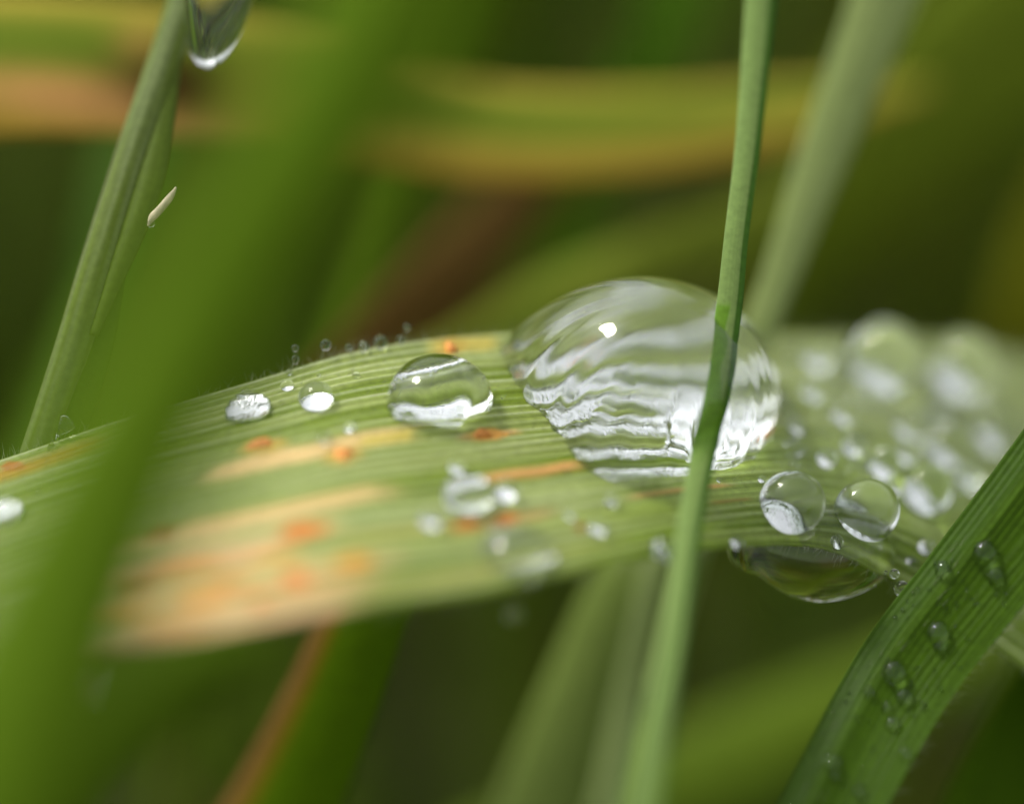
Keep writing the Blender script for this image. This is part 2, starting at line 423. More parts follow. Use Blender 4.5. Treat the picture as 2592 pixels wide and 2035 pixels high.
def leaf_colour():
    x, y = LEAF.x, LEAF.y
    g1 = lin(158, 170, 92, .50); g2 = lin(126, 146, 52, .48); g3 = lin(172, 182, 124, .52)
    f = fbm(UU*4+1, VV*22+2)
    c = mixc(np.broadcast_to(g1, x.shape+(3,)), np.broadcast_to(g2, x.shape+(3,)), sm(.35, .6, f))
    c = mixc(c, np.broadcast_to(g3, x.shape+(3,)), sm(.45, .7, fbm(UU*3+7, VV*9+9))*.7)
    c = c*((.82+.28*RIB)*(1+.10*np.sin(WW*2*np.pi*2.5+3*vnoise(UU*6, VV*8))*(.4+vnoise(np.floor(WW*3)*1.7, UU*9))))[..., None]
    c = mixc(c, np.broadcast_to(lin(205, 204, 190, .62), c.shape), sm(.72, .98, RIB)*.62*vnoise(np.floor(WW)*5.3, UU*5))
    # greener towards the wet, more distant end
    c = mixc(c, np.broadcast_to(lin(168, 178, 122, .5), c.shape), sm(1900, 2150, x)*(1-sm(.62, .9, VV))*(.45+.5*fbm(UU*60, VV*25)))
    c = mixc(c, c*np.array([.9, .98, .7]), sm(1400, 1700, x)*sm(.4, .7, VV))
    dx_du = None
    def streak(x0, y0, half, hv, col, k=1.0, soft=.35):
        i, j = LEAF.at(x0, y0)
        lu = half/4300
        du = (UU-UU[i, j])/lu; dv = (VV-VV[i, j])/(hv/620)
        dv = dv + .35*(vnoise(UU*60, VV*3)-.5)
        m = (1-sm(1-soft, 1+soft*.6, np.abs(du)+.25*(vnoise(UU*40, VV*60)-.5)))*(1-sm(.25, 1.2, np.abs(dv)))
        return col, m*k*np.clip(.66+.75*vnoise(np.floor(WW*2)*2.7, UU*14)+.25*(vnoise(UU*90, VV*140)-.5), 0, 1)
    tan = lin(226, 196, 140, .58); ora = lin(220, 168, 104, .54); yel = lin(205, 190, 96, .56); pink = lin(216, 182, 142, .58); brn = lin(168, 108, 40, .5)
    L = [streak(800, 1138, 250, 24, tan), streak(980, 1112, 70, 16, yel), streak(640, 1172, 110, 12, tan, .8), streak(1345, 1192, 135, 16, ora),
         streak(730, 1285, 260, 22, tan, .9), streak(560, 1335, 250, 16, tan*.95, .9), streak(640, 1372, 210, 16, tan*np.array([.95, .98, .9])), streak(470, 1420, 250, 20, pink), streak(520, 1488, 330, 20, tan),
         streak(620, 1535, 300, 14, pink, .85), streak(560, 1585, 330, 22, pink), streak(450, 1455, 230, 16, lin(226, 176, 126, .58), .9), streak(700, 1500, 230, 13, lin(226, 176, 126, .58), .8), streak(420, 1385, 170, 12, tan, .9), streak(860, 1425, 160, 18, tan, .7), streak(380, 1530, 160, 22, tan), streak(1170, 872, 90, 24, yel), streak(1240, 1098, 80, 10, ora, .7), streak(1720, 1240, 140, 7, ora, .8),
         streak(1270, 1318, 130, 13, ora*.8, .7), streak(60, 1185, 190, 30, lin(190, 150, 50, .5)), streak(1850, 1268, 60, 5, brn, .7), streak(1000, 1345, 160, 8, yel, .6),
         streak(1300, 1420, 260, 9, lin(176, 176, 100, .5), .7), streak(1000, 1480, 300, 14, lin(176, 170, 100, .5), .7), streak(1050, 1395, 260, 8, g3, .7), streak(900, 1210, 200, 9, g3, .8), streak(1250, 1470, 240, 8, g3, .8)]
    for col, m in L: c = mixc(c, np.broadcast_to(col, c.shape), np.clip(m, 0, 1))
    def spot(x0, y0, rx, ry, col, k=1, rot=-.12):
        dx = x-x0; dy = y-y0; ca, sa = math.cos(rot), math.sin(rot)
        r = np.sqrt(((dx*ca+dy*sa)/rx)**2+((-dx*sa+dy*ca)/ry)**2) + .30*(vnoise(x*.05, y*.09)-.5) + .55*(vnoise(UU*110, VV*150)-.5)
        return (1-sm(.7, 1.25, r))*k
    for a in [(664, 1130, 60, 22), (868, 1153, 50, 22), (1222, 1098, 46, 16), (1140, 881, 36, 24)]: c = mixc(c, np.broadcast_to(lin(206, 176, 84, .5), c.shape), np.clip(spot(*a, None, .75), 0, 1))
    O = lin(226, 138, 60, .5); O2 = lin(235, 165, 70, .56)
    for a in [(770, 1345, 60, 24, O), (750, 1465, 40, 20, O), (420, 1355, 34, 14, brn), (370, 1490, 50, 14, brn), (660, 1520, 26, 14, O*.9), (520, 1515, 60, 16, O2), (900, 1420, 50, 18, O2), (480, 1440, 90, 16, O2, .7), (590, 1478, 50, 14, O, .7), (340, 1560, 80, 18, O2, .7), (700, 1405, 60, 12, O2, .7), (450, 1590, 90, 16, O2, .6),
              (1285, 1313, 32, 12, O), (1180, 1328, 36, 12, O*.9), (30, 1178, 30, 14, O*.7), (1540, 930, 30, 12, O2, .9), (1890, 1070, 60, 30, O), (1240, 1100, 40, 12, O2, .7), (1470, 1335, 12, 10, brn)]:
        c = mixc(c, np.broadcast_to(a[4], c.shape), np.clip(spot(*a[:4], None, a[5] if len(a) > 5 else 1), 0, 1))
    return np.clip(c*np.array([1.5, 1.5, 1.75]), .005, .8)

leaf_root = empty('rusty_leaf', tuple(G0[0, NV//2]))
tag(leaf_root, 'broad ribbed green leaf with tan streaks and orange rust spots, carrying the water drops', 'leaf')
def leaf_child(name, me_V, F, C, mat, **k):
    o = link(name, mesh(name, me_V, F, C, np.array(leaf_root.location)), mat, leaf_root)
    return o
_V, _F, _C = sheet(LEAF.G, LEAF.N, .022, leaf_colour())
leaf_child('leaf_blade', _V, _F, _C, M_LEAF)

# raised rust pustules, each a low blister
def pustule(px, py, rx, ry):
    i, j = LEAF.at(px, py); c, n, t1, t2, su, sv = BASE.frame(i, j)
    V = []; F = []; na, nr = 20, 5
    for k in range(nr+1):
        r = k/nr
        for a in range(na):
            th = 2*math.pi*a/na; m = 1+.14*math.sin(3*th+px)+.1*math.sin(5*th+py)
            p = t1*(rx/1000*r*m*math.cos(th)) + t2*(ry/1000/.55*r*m*math.sin(th))
            V.append(c + p + n*(.004 + RNG.uniform(-.0012, .0012) + .007*(1-r*r)*(1+.3*math.sin(9*th*r)) - (.010 if k == nr else 0)))
    for k in range(nr):
        for a in range(na):
            b = (a+1) % na; F.append([k*na+a, (k+1)*na+a, (k+1)*na+b, k*na+b])
    leaf_child('rust_spot', np.array(V), F, None, M_RUST)
for a in [(664, 1130, 34, 13), (868, 1153, 26, 13), (1140, 881, 15, 13), (1222, 1098, 24, 8)]: pustule(*a)

# hairs: fine tapering bristles
def hair_mesh(roots, dirs, lens, r0):
    V = []; F = []
    for p, d, l, r in zip(roots, dirs, lens, r0):
        d = d/np.linalg.norm(d); a = np.cross(d, [.3, .7, .2]); a /= np.linalg.norm(a); b = np.cross(d, a)
        bend = nrm(np.array([RNG.normal(), RNG.normal(), -.3]))*l*.12
        base = len(V)
        for k, s in enumerate((0, .5, 1)):
            rr = r*(1-.8*s)
            for q in range(3):
                th = 2.094*q; V.append(p + d*l*s + bend*s*s + (a*math.cos(th)+b*math.sin(th))*rr)
        for k in range(2):
            for q in range(3):
                z = base+3*k; F.append([z+q, z+(q+1) % 3, z+3+(q+1) % 3, z+3+q])
    return np.array(V), F
def leaf_hairs():
    ro = []; di = []; le = []; ra = []
    def add(i, j, d, l, r): ro.append(LEAF.G[i, j]-LEAF.N[i, j]*.001); di.append(d); le.append(l); ra.append(r)
    for k in range(560):
        i = RNG.integers(20, NU-20); x = LEAF.x[i, 0]
        d = nrm(LEAF.G[i, 0]-LEAF.G[i, 8])*.7 + LEAF.N[i, 0]*RNG.uniform(.1, 1) + RV*RNG.normal(0, .35)
        add(i, RNG.integers(0, 3), d, RNG.uniform(.012, .045), RNG.uniform(.0005, .0009))
    for k in range(380):
        i = RNG.integers(200, NU-10)
        d = nrm(LEAF.G[i, -1]-LEAF.G[i, -9])*.8 + LEAF.N[i, -1]*RNG.uniform(-.5, .5) + RV*RNG.normal(-.1, .3)
        add(i, NV-1-RNG.integers(0, 3), d, RNG.uniform(.015, .05), RNG.uniform(.0005, .0009))
    for k in range(2600):
        i = RNG.integers(10, NU-10); j = RNG.integers(3, NV-3)
        d = LEAF.N[i, j]*RNG.uniform(.3, .9) + nrm(LEAF.G[min(i+5, NU-1), j]-LEAF.G[i-5, j])*RNG.uniform(.4, 1.1) + RNG.normal(0, .25, 3)
        add(i, j, d, RNG.uniform(.008, .034)*(1.4 if LEAF.x[i, j] > 1250 else 1), RNG.uniform(.0004, .0008))
    V, F = hair_mesh(ro, di, le, ra)
    o = leaf_child('leaf_hairs', V, F, None, M_HAIR); o['kind'] = 'stuff'
leaf_hairs()

# ------------------------------------------------------------------ other near plants
# thin stem in front of the largest drop
def stem_col(S, T, x, y):
    c = np.broadcast_to(lin(146, 170, 108, .62), S.shape+(3,))
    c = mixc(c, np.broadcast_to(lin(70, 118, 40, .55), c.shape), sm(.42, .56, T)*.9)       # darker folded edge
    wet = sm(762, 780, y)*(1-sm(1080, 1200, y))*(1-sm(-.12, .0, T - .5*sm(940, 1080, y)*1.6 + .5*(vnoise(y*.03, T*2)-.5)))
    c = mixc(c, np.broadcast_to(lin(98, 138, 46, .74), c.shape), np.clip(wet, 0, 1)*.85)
    return c*streaks(S, T, 14, 2, .14)[..., None]
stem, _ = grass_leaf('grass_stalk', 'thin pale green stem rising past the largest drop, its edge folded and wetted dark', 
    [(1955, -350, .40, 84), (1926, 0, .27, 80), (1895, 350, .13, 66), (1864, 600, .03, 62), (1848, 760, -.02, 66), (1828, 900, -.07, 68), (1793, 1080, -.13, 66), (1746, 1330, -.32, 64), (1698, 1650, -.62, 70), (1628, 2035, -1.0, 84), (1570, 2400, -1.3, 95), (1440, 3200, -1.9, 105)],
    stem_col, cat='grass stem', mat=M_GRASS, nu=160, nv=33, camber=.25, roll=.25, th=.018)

# grey-green stem with sheath
def round_stem(path, nu=120, na=28, k=1.0):
    a = catmull(np.array(path, float), nu); p = P(a[:, 0], a[:, 1], a[:, 2]); T = nrm(np.gradient(p, axis=0)); v = nrm(p-CAM)
    A = nrm(np.cross(T, v)); B = nrm(np.cross(A, T)); th = np.linspace(0, 2*np.pi, na, endpoint=False)
    r = (a[:, 3]/2000*(D+a[:, 2])/D)[:, None]
    rr = r*(1+.03*np.cos(9*th))[None, :]
    V = p[:, None] + A[:, None]*(rr*np.cos(th))[..., None] + B[:, None]*(rr*np.sin(th)*k)[..., None]
    F = []
    for i in range(nu-1):
        for j in range(na): F.append([i*na+j, i*na+(j+1) % na, (i+1)*na+(j+1) % na, (i+1)*na+j])
    S, H = np.meshgrid(np.linspace(0, 1, nu), th, indexing='ij')
    return V, F, S, H
path_l = [(-130, 1900, .3, 74), (-20, 1480, .12, 74), (40, 1290, .06, 73), (95, 1150, .05, 86), (180, 900, .06, 93), (255, 650, .10, 91), (340, 380, .17, 87), (422, 140, .24, 84), (485, -60, .30, 82), (580, -400, .4, 78)]
V_, F_, S_, H_ = round_stem(path_l)
c_ = np.broadcast_to(lin(128, 140, 100, .62), S_.shape+(3,))
c_ = mixc(c_, np.broadcast_to(lin(104, 122, 60, .6), c_.shape), sm(.3, .7, fbm(H_*2.2, S_*5)))
c_ = c_*(.86+.28*(np.cos(9*H_)*.5+.5))[..., None]
ls = empty('grass_stalk', tuple(P(75, 1150, .05)))
tag(ls, 'round grey-green stem with a loose sheath, leaning behind the blurred blade', 'grass stem')
o = link('stem', mesh('stem', V_.reshape(-1, 3), F_, c_.reshape(-1, 3), np.array(ls.location)), M_GRASS, ls)
sfs, S2, T2 = ribbon([(236, 850, .03, 24), (292, 700, .06, 52), (342, 570, .09, 70), (378, 450, .13, 80), (404, 330, .17, 72), (430, 200, .21, 50), (452, 90, .24, 24)], camber=.5, roll=.3)
V_, F_, C_ = sheet(sfs.G, sfs.N, .012, np.broadcast_to(lin(100, 118, 66, .55), S2.shape+(3,))*streaks(S2, T2, 6)[..., None])
link('sheath', mesh('sheath', V_, F_, C_, np.array(ls.location)), M_GRASS, ls)
sfs, S2, T2 = ribbon([(374, 572, -.02, 4), (386, 550, -.02, 20), (405, 530, -.02, 20), (430, 500, -.02, 18), (446, 474, -.02, 4)], camber=.5, nu=24, nv=7)
V_, F_, C_ = sheet(sfs.G, sfs.N, .008); oc = sfs.G[0, 3]
o = link('seed_husk', mesh('seed_husk', V_, F_, None, oc), M_HUSK); o.location = oc
tag(o, 'tiny pale curved husk clinging to the edge of the sheathed stem', 'husk')
bgl_ = grass_leaf('grass_leaf', 'green leaf base wrapping the foot of the sheathed stem', [(150, 1200, .04, 60), (190, 1020, .05, 110), (240, 850, .08, 110), (290, 690, .12, 60), (310, 620, .14, 10)], flat(lin(82, 112, 32, .5), 21), mat=M_GRASS, camber=.4)

# large blurred blade close to the lens
def near_col(S, T, x, y):
    s = 1 if x[35, -1] > x[35, 0] else -1
    c = np.broadcast_to(lin(96, 124, 34, .66), S.shape+(3,))
    c = mixc(c, np.broadcast_to(lin(80, 106, 16, .62), c.shape), sm(-.1, .5, T*s))  # shade of the right half painted in as a darker green
    return c
grass_leaf('grass_leaf', 'wide deep green leaf, wholly blurred, sweeping up across the rusty leaf',
    [(-620, 3700, -2.9, 800), (-260, 2500, -3.1, 700), (-40, 2035, -3.0, 600), (112, 1650, -2.9, 530), (288, 1240, -2.8, 445), (515, 800, -2.7, 390), (765, 400, -2.65, 400), (1015, 0, -2.6, 410), (1260, -400, -2.6, 400)],
    near_col, camber=.15, fold=.15, th=.03, nu=80)

# beaded leaf in the lower corner
def bead_col(S, T, x, y):
    s = 1 if x[60, -1] > x[60, 0] else -1
    k = T*s
    c = np.broadcast_to(lin(70, 100, 12, .58), S.shape+(3,))
    c = mixc(c, np.broadcast_to(lin(72, 104, 26, .5), c.shape), 1-sm(-.58, -.42, k))
    c = mixc(c, np.broadcast_to(lin(100, 132, 64, .55), c.shape), np.exp(-((k+.42)/.05)**2)*.7)
    for t0 in (-.15, .1, .32, .55, .75): c = mixc(c, c*1.35, np.exp(-((k-t0)/.03)**2)*.7)
    c = mixc(c, np.broadcast_to(lin(86, 120, 36, .55), c.shape), sm(.86, .97, k)*.8)
    return c*streaks(S, T, 22, 4, .12)[..., None]
bead_root = empty('grass_leaf', tuple(P(2110, 2035, -.10)))
tag(bead_root, 'dark green keeled leaf beaded with tiny droplets, crossing the lower corner', 'grass leaf')
BEAD, S2, T2 = ribbon([(1955, 2330, -.36, 238), (2110, 2029, -.24, 244), (2284, 1716, -.11, 260), (2449, 1498, -.08, 264), (2612, 1290, -.07, 274), (2890, 910, -.06, 270)], fold=.0, camber=.0, nu=190, nv=61, roll=.25, tip=True)
kk = T2 if BEAD.x[75, -1] > BEAD.x[75, 0] else -T2
hgt = .016*np.exp(-((kk+.46)/.34)**2) - .0 + .0010*np.sin(kk*46+9*vnoise(kk*3+4, S2*1.5))*(.4+1.2*vnoise(kk*14, S2*3))
BEAD = Surf(BEAD.G + BEAD.N*hgt[..., None])
V_, F_, C_ = sheet(BEAD.G, BEAD.N, .02, bead_col(S2, T2, BEAD.x, BEAD.y))
link('leaf_blade', mesh('leaf_blade', V_, F_, C_, np.array(bead_root.location)), M_GRASS, bead_root)
ro = []; di = []; le = []; ra = []
for k in range(110):
    i = RNG.integers(10, 148); e = False; j = 0 if BEAD.x[75, 0] > BEAD.x[75, -1] else 60
    ro.append(BEAD.G[i, j]); out_ = nrm(BEAD.G[i, j]-BEAD.G[i, 30]); di.append(out_*.8+nrm(BEAD.G[i+1, j]-BEAD.G[i-1, j])*RNG.uniform(.1, .8)+RNG.normal(0, .2, 3)); le.append(RNG.uniform(.015, .05)); ra.append(.0007)
for k in range(26):
    i = RNG.integers(10, 148); j = RNG.integers(8, 24) if BEAD.x[75, 0] < BEAD.x[75, -1] else RNG.integers(36, 52)
    ro.append(BEAD.G[i, j]); di.append(nrm(BEAD.G[i+1, j]-BEAD.G[i-1, j])+BEAD.N[i, j]*.25); le.append(RNG.uniform(.02, .05)); ra.append(.0006)
V_, F_ = hair_mesh(ro, di, le, ra)
o = link('leaf_hairs', mesh('leaf_hairs', V_, F_, None, np.array(bead_root.location)), M_HAIR, bead_root); o['kind'] = 'stuff'

# ------------------------------------------------------------------ water
def dome(label, sf, px, py, r, h, ca=100, outline=None, name='water_drop', group='water drops on the rusty leaf', wet=0., bands=3., seg=96, seed=0, stretch=1.0, gap=.006, nr=44, nb=34, cat='water drop', far=0., far0=.2, eddy=None):
    """sitting drop: cap with contact angle ca, base ring on the leaf, underside following the leaf"""
    i, j = sf.at(px, py); c, n, t1, t2, su, sv = sf.frame(i, j)
    A = np.array([[su@t1, sv@t1], [su@t2, sv@t2]]); Ai = np.linalg.inv(A)
    th = np.linspace(0, 2*np.pi, seg, endpoint=False)
    m = np.ones(seg)
    if outline is not None: m = outline(th)
    def surf(a, b):
        ij = np.stack([a, b], -1) @ Ai.T
        return sf.uv(i+ij[..., 0], j+ij[..., 1])
    def nat(a, b): return n
    car = R_(ca); Rs = 1/math.sin(car) if ca > 90 else 1/math.sin(car)
    V = []
    apex_h = Rs*(1-math.cos(car))
    for k in range(nr+1):
        ph = car*(1-k/nr)         # from contact up to the apex
        ph = car*(1-(k/nr))
        rad = Rs*math.sin(ph)*r; z = (Rs*(math.cos(ph)-math.cos(car)))/apex_h*h
        wgt = (1-z/h)
        mm = 1+(m-1)*wgt
        a = rad*mm*np.cos(th)*stretch; b = rad*mm*np.sin(th)
        flat_ = c + a[:, None]*t1 + b[:, None]*t2
        ra_ = r*m*np.cos(th)*stretch; rb_ = r*m*np.sin(th)
        dev = ((surf(ra_, rb_) - c) @ n)
        V.append(flat_ + n*(z + dev*wgt + .001)[:, None])
        if k == nr: pass
    top = np.concatenate(V); nt_ = nr+1
    # underside, from ring inwards
    B = []
    for k in range(1, nb+1):
        q = 1-k/nb
        a = r*m*q*np.cos(th)*stretch; b = r*m*q*np.sin(th)
        p = surf(a, b)
        rim = sm(0, .12, 1-q)
        nn = fbm(a*14+seed*7+11, b*34+seed*3+5)-.44
        off = gap*rim + wet*rim*np.sin(bands*2*np.pi*b/(2*r)+seed+.7*nn+2.2*(fbm(a*5.5/r*.1+seed, b*5/r*.1+7)-.44)*(r > .1)) + .0035*rim*nn - far*sm(far0, far0+.4, b/r)*rim
        if eddy:                                  # a swirl where trapped air curls under the water
            dd = np.hypot(a-eddy[0], (b-eddy[1])*.75); ww_ = np.exp(-(dd/eddy[2])**4)
            off = off*(1-ww_) + ww_*rim*(.006 + .0028*np.cos(dd*2*np.pi/eddy[3]))
        B.append(p + n*off[:, None])
    V = np.concatenate([top]+B)
    F = []; mi = []
    for k in range(nr):
        for s in range(seg):
            t = (s+1) % seg; F.append([k*seg+s, k*seg+t, (k+1)*seg+t, (k+1)*seg+s]); mi.append(0)
    o0 = nt_*seg
    for k in range(-1, nb-1):
        a0 = 0 if k == -1 else o0+k*seg; b0 = o0+(k+1)*seg
        for s in range(seg):
            t = (s+1) % seg; F.append([a0+t, a0+s, b0+s, b0+t]); mi.append(1)
    me = mesh(name, V, F, None, c)
    o = link(name, me, [M_WATER, M_WATERB]); o.location = c
    me.polygons.foreach_set('material_index', mi)
    weld(me)
    tag(o, label, cat, group)
    return o
import bmesh
def weld(me):
    bm = bmesh.new(); bm.from_mesh(me); bmesh.ops.remove_doubles(bm, verts=bm.verts, dist=1e-6)
    bmesh.ops.recalc_face_normals(bm, faces=bm.faces); bm.to_mesh(me); bm.free()

# the largest drop: irregular contact line
def traced(px, py, r, pts, sf=BASE, jit=.008):
    i, j = sf.at(px, py); c, n, t1, t2, su, sv = sf.frame(i, j)
    A = []
    for x, y in pts:
        a, b = sf.at(x, y); p = sf.G[a, b]-c; A.append((math.atan2(p@t2, p@t1), math.hypot(p@t1, p@t2)/r))
    A = sorted(A); t = np.array([a for a, _ in A]); m = np.array([b for _, b in A])
    t = np.concatenate([t-2*np.pi, t, t+2*np.pi]); m = np.tile(m, 3)
    def f(th):
        q = np.interp((th+np.pi) % (2*np.pi)-np.pi, t, m)
        for _ in range(3): q = (np.roll(q, 1)+2*q+np.roll(q, -1))/4
        return q + jit*np.sin(17*th+2) + jit*np.sin(29*th)
    return f
out_big = traced(1628, 1035, .345, [(1262, 890), (1300, 958), (1335, 1018), (1371, 1050), (1426, 1110), (1456, 1158), (1485, 1191), (1544, 1217), (1618, 1224), (1739, 1220), (1801, 1194), (1875, 1173), (1923, 1148), (1952, 1084), (1965, 1000), (1930, 920), (1850, 865), (1740, 850), (1600, 846), (1450, 846), (1330, 850)])
dome('largest dome of water, magnifying the leaf ribs behind the thin stem', BASE, 1628, 1035, .345, .338, 88, out_big, wet=.0065, bands=8.5, seed=1, seg=150, gap=.0035, far=.018, far0=.53, nb=60, eddy=(.115, -.12, .125, .040))
out_mid = traced(1111, 1026, .132, [(975, 1030), (1000, 1064), (1026, 1079), (1079, 1074), (1126, 1080), (1159, 1086), (1175, 1062), (1208, 1052), (1233, 1054), (1246, 1036), (1240, 1000), (1205, 968), (1111, 952), (1020, 968), (982, 1000)], jit=.004)
dome('round silvery drop with bright and green bands beside the largest drop', BASE, 1111, 1026, .130, .124, 100, out_mid, wet=.0062, bands=3.2, seed=2, seg=110, far=.016, far0=.6, gap=.0048)
dome('flattened drop with a pale base, half veiled by the blurred leaf', BASE, 632, 1045, .05, .05, 100, lambda t: 1+.1*np.cos(2*t+.4)+.05*np.sin(4*t), wet=.0, seed=3, seg=64, stretch=1.1)
dome('round drop with a white base under the hair-borne droplets', BASE, 800, 1024, .036, .060, 125, lambda t: 1+.03*np.sin(3*t), seed=4, seg=64)
dome('wide blurred clear drop on the near edge of the leaf showing its ribs', BASE, 1318, 1402, .098, .055, 66, lambda t: 1+.03*np.sin(3*t+1), wet=.010, bands=1.8, seed=5, seg=72, gap=.001)
dome('blurred milky white drop, largest of the cluster on the near slope', BASE, 1178, 1268, .060, .066, 108, lambda t: 1+.05*np.sin(2*t), wet=.005, bands=2, seed=6, seg=64)
dome('frosted drop cut by the border of the photo, on the leaf near the stem foot', BASE, 10, 1305, .046, .045, 95, lambda t: 1+.04*np.sin(3*t), seed=7, seg=64)

_cache = {}
def bead(label, r, pos=None, sf=None, px=0, py=0, sink=.88, squash=1.0, ca=128, name='dew_droplet', group='dew droplets', cat='droplet'):
    """near-round droplet resting on a surface (px, py = its centre as seen) or held at a point"""
    if sf is BASE:
        car = R_(ca); Rs = r; hgt = Rs*(1-math.cos(car))*squash
        qx, qy, _ = proj(sf.G - sf.N*(Rs*math.cos(car)))
        i, j = np.unravel_index(np.argmin((qx-px)**2 + (qy-py)**2), qx.shape)
        q1, q2 = random.uniform(0, 6), random.uniform(0, 6); big = r > .03
        return dome(label, sf, sf.x[i, j], sf.y[i, j], Rs*math.sin(car), hgt, ca, lambda t: 1+.06*np.sin(2*t+q1)+.05*np.sin(3*t+q2), name, group, 0, 2,
                    64 if big else 30, random.randint(0, 90), 1, .15*r if r < .03 else .005, 34 if big else 16, 20 if big else 8, cat)
    if sf is not None:
        qx, qy, _ = proj(sf.G + sf.N*(r*sink*squash))
        i, j = np.unravel_index(np.argmin((qx-px)**2 + (qy-py)**2), qx.shape)
        c, n, t1, t2, su, sv = sf.frame(i, j); c = c + n*r*sink*squash
    else: c = pos; n = np.array([0, 0, 1.]); t1 = RV; t2 = np.array([0, 1., 0])
    ns, na = (36, 56) if r > .04 else (18, 28)
    V = []; F = []
    a1, a2 = random.uniform(0, 6), random.uniform(0, 6)
    for k in range(ns+1):
        ph = math.pi*k/ns
        for a in range(na):
            th = 2*math.pi*a/na
            rr = r*(1+.012*math.sin(2*th+a1)*math.sin(ph)+.01*math.cos(3*ph+a2))
            V.append((t1*math.sin(ph)*math.cos(th)+t2*math.sin(ph)*math.sin(th))*rr + n*math.cos(ph)*rr*squash)
    for k in range(ns):
        for a in range(na):
            b = (a+1) % na; F.append([k*na+a, k*na+b, (k+1)*na+b, (k+1)*na+a])
    me = mesh(name, np.array(V), F); weld(me)
    o = link(name, me, M_WATER); o.location = c
    tag(o, label, cat, group)
    return o

GR = 'round drops near the drooping edge of the leaf'
bead('clear ball of water on the leaf next to the thin stem, above the hanging drop', .083, sf=BASE, px=2010, py=1268, squash=.92, group=GR, name='water_drop', cat='water drop', ca=140)
bead('clear ball of water behind its twin, nearer the beaded dark leaf', .085, sf=BASE, px=2200, py=1288, squash=.93, group=GR, name='water_drop', cat='water drop', ca=140)

GL = 'small droplets on the rusty leaf'
for (x, y, r, lab) in [
    (725, 975, 17, 'clear droplet up and left of the white-based drop'), (696, 947, 6, 'bright speck of dew closest to the blurred leaf on the top edge'),
    (733, 943, 9, 'ringed droplet on the top edge below the twin hair-borne pair'), (900, 950, 10, 'faint droplet between the white-based drop and the banded drop'),
    (882, 1083, 14, 'white-lit droplet below the white-based drop'), (815, 1108, 19, 'pale green droplet above the long tan streak'),
    (628, 1000, 16, 'grainy droplet behind the flattened veiled drop'), (804, 949, 5, 'tiny droplet behind the white-based drop'),
    (1160, 1182, 20, 'green frosted droplet above the milky cluster'), (1282, 1242, 30, 'white droplet beside the milky drop'),
    (1093, 1314, 26, 'bright white oval droplet lowest of the milky cluster'), (1268, 1356, 16, 'small round bokeh droplet at the shoulder of the wide blurred drop'),
    (1545, 1268, 18, 'white droplet below the shaded foot of the largest drop'), (1515, 1334, 22, 'pale oval droplet on the ribs midway to the near edge'),
    (1443, 1304, 12, 'dim soft droplet amid the ribs under the largest drop'), (1682, 1410, 30, 'pale bluish droplet on the near edge touching the thin stem'),
    (1668, 1372, 15, 'grey droplet stacked above the bluish edge droplet'), (1745, 1402, 10, 'tiny bright droplet just past the thin stem'),
    (1822, 1216, 7, 'tiny droplet on a bristle at the toe of the largest drop'), (1926, 1213, 11, 'faint droplet crossed by bristles above the clear balls'),
    (2121, 1307, 9, 'pin-sized droplet between the two clear balls'), (2117, 1374, 17, 'ring-like droplet on the edge above the hanging drop'),
    (2165, 1350, 7, 'pin-sized droplet held on a bristle under the second clear ball'), (2206, 1390, 9, 'pin-sized droplet on the lit patch of the edge'),
    (2254, 1382, 9, 'greenish pin-sized droplet at the end of the lit patch'), (1862, 1374, 17, 'white droplet on the edge at the start of the hanging drop'),
    (90, 1240, 6, 'bright speck of dew above the frosted cropped drop'), (96, 1138, 4, 'spark of dew at the foot of the sheathed stem'),
    (1000, 1008, 6, 'bead on the shoulder of the banded drop'), (1272, 1006, 5, 'speck between banded drop and largest drop'),
    (1225, 1290, 14, 'soft pale droplet tucked under the milky drop')]:
    bead(lab.replace('up and left of', 'up-slope of'), r/1000, sf=BASE, px=x, py=y, group=GL, squash=.94)

# pearled far end: many out-of-focus drops
GP = 'out-of-focus drops on the far end of the rusty leaf'
for (x, y, r, lab) in [
    (2240, 905, 100, 'big blurred drop on the leaf crest with a pale round glint'), (2440, 930, 95, 'big blurred drop last along the leaf crest'),
    (2400, 1130, 62, 'grey blurred drop halfway down the pearled end'), (2520, 1090, 60, 'yellow-lit blurred drop touching the beaded dark leaf'),
    (2350, 1240, 66, 'blurred drop with a broad white flank behind the second clear ball'), (2235, 1175, 42, 'pale blurred drop above the second clear ball'),
    (2135, 1050, 32, 'blurred drop with a sliver of light beside the largest drop'), (2300, 1080, 40, 'glowing yellow-green blurred drop below the crest'),
    (2060, 990, 34, 'soft blurred drop close behind the flank of the largest drop'), (2160, 1130, 30, 'soft blurred drop between the largest drop and the grey one'),
    (2090, 1160, 26, 'dim blurred drop just above the first clear ball'), (2290, 1150, 28, 'dim blurred drop below the glowing one'),
    (2070, 905, 40, 'faint blurred drop on the crest just past the largest drop'), (2455, 1210, 34, 'blurred drop half hidden by the beaded dark leaf'),
    (2345, 1385, 20, 'white bokeh droplet in the gap by the dark leaf edge'), (2310, 1425, 17, 'white bokeh droplet low in the gap by the dark leaf'),
    (2190, 1010, 24, 'small blurred drop under the big crest drop'), (2380, 1040, 26, 'small grey blurred drop between the two crest drops'),
    (2020, 1080, 22, 'small blurred drop at the heel of the largest drop'), (2270, 1230, 24, 'small blurred drop beside the white-flanked one')]:
    bead(lab, r/1000, sf=BASE, px=x, py=y, group=GP, name='water_drop', cat='water drop', sink=.8)

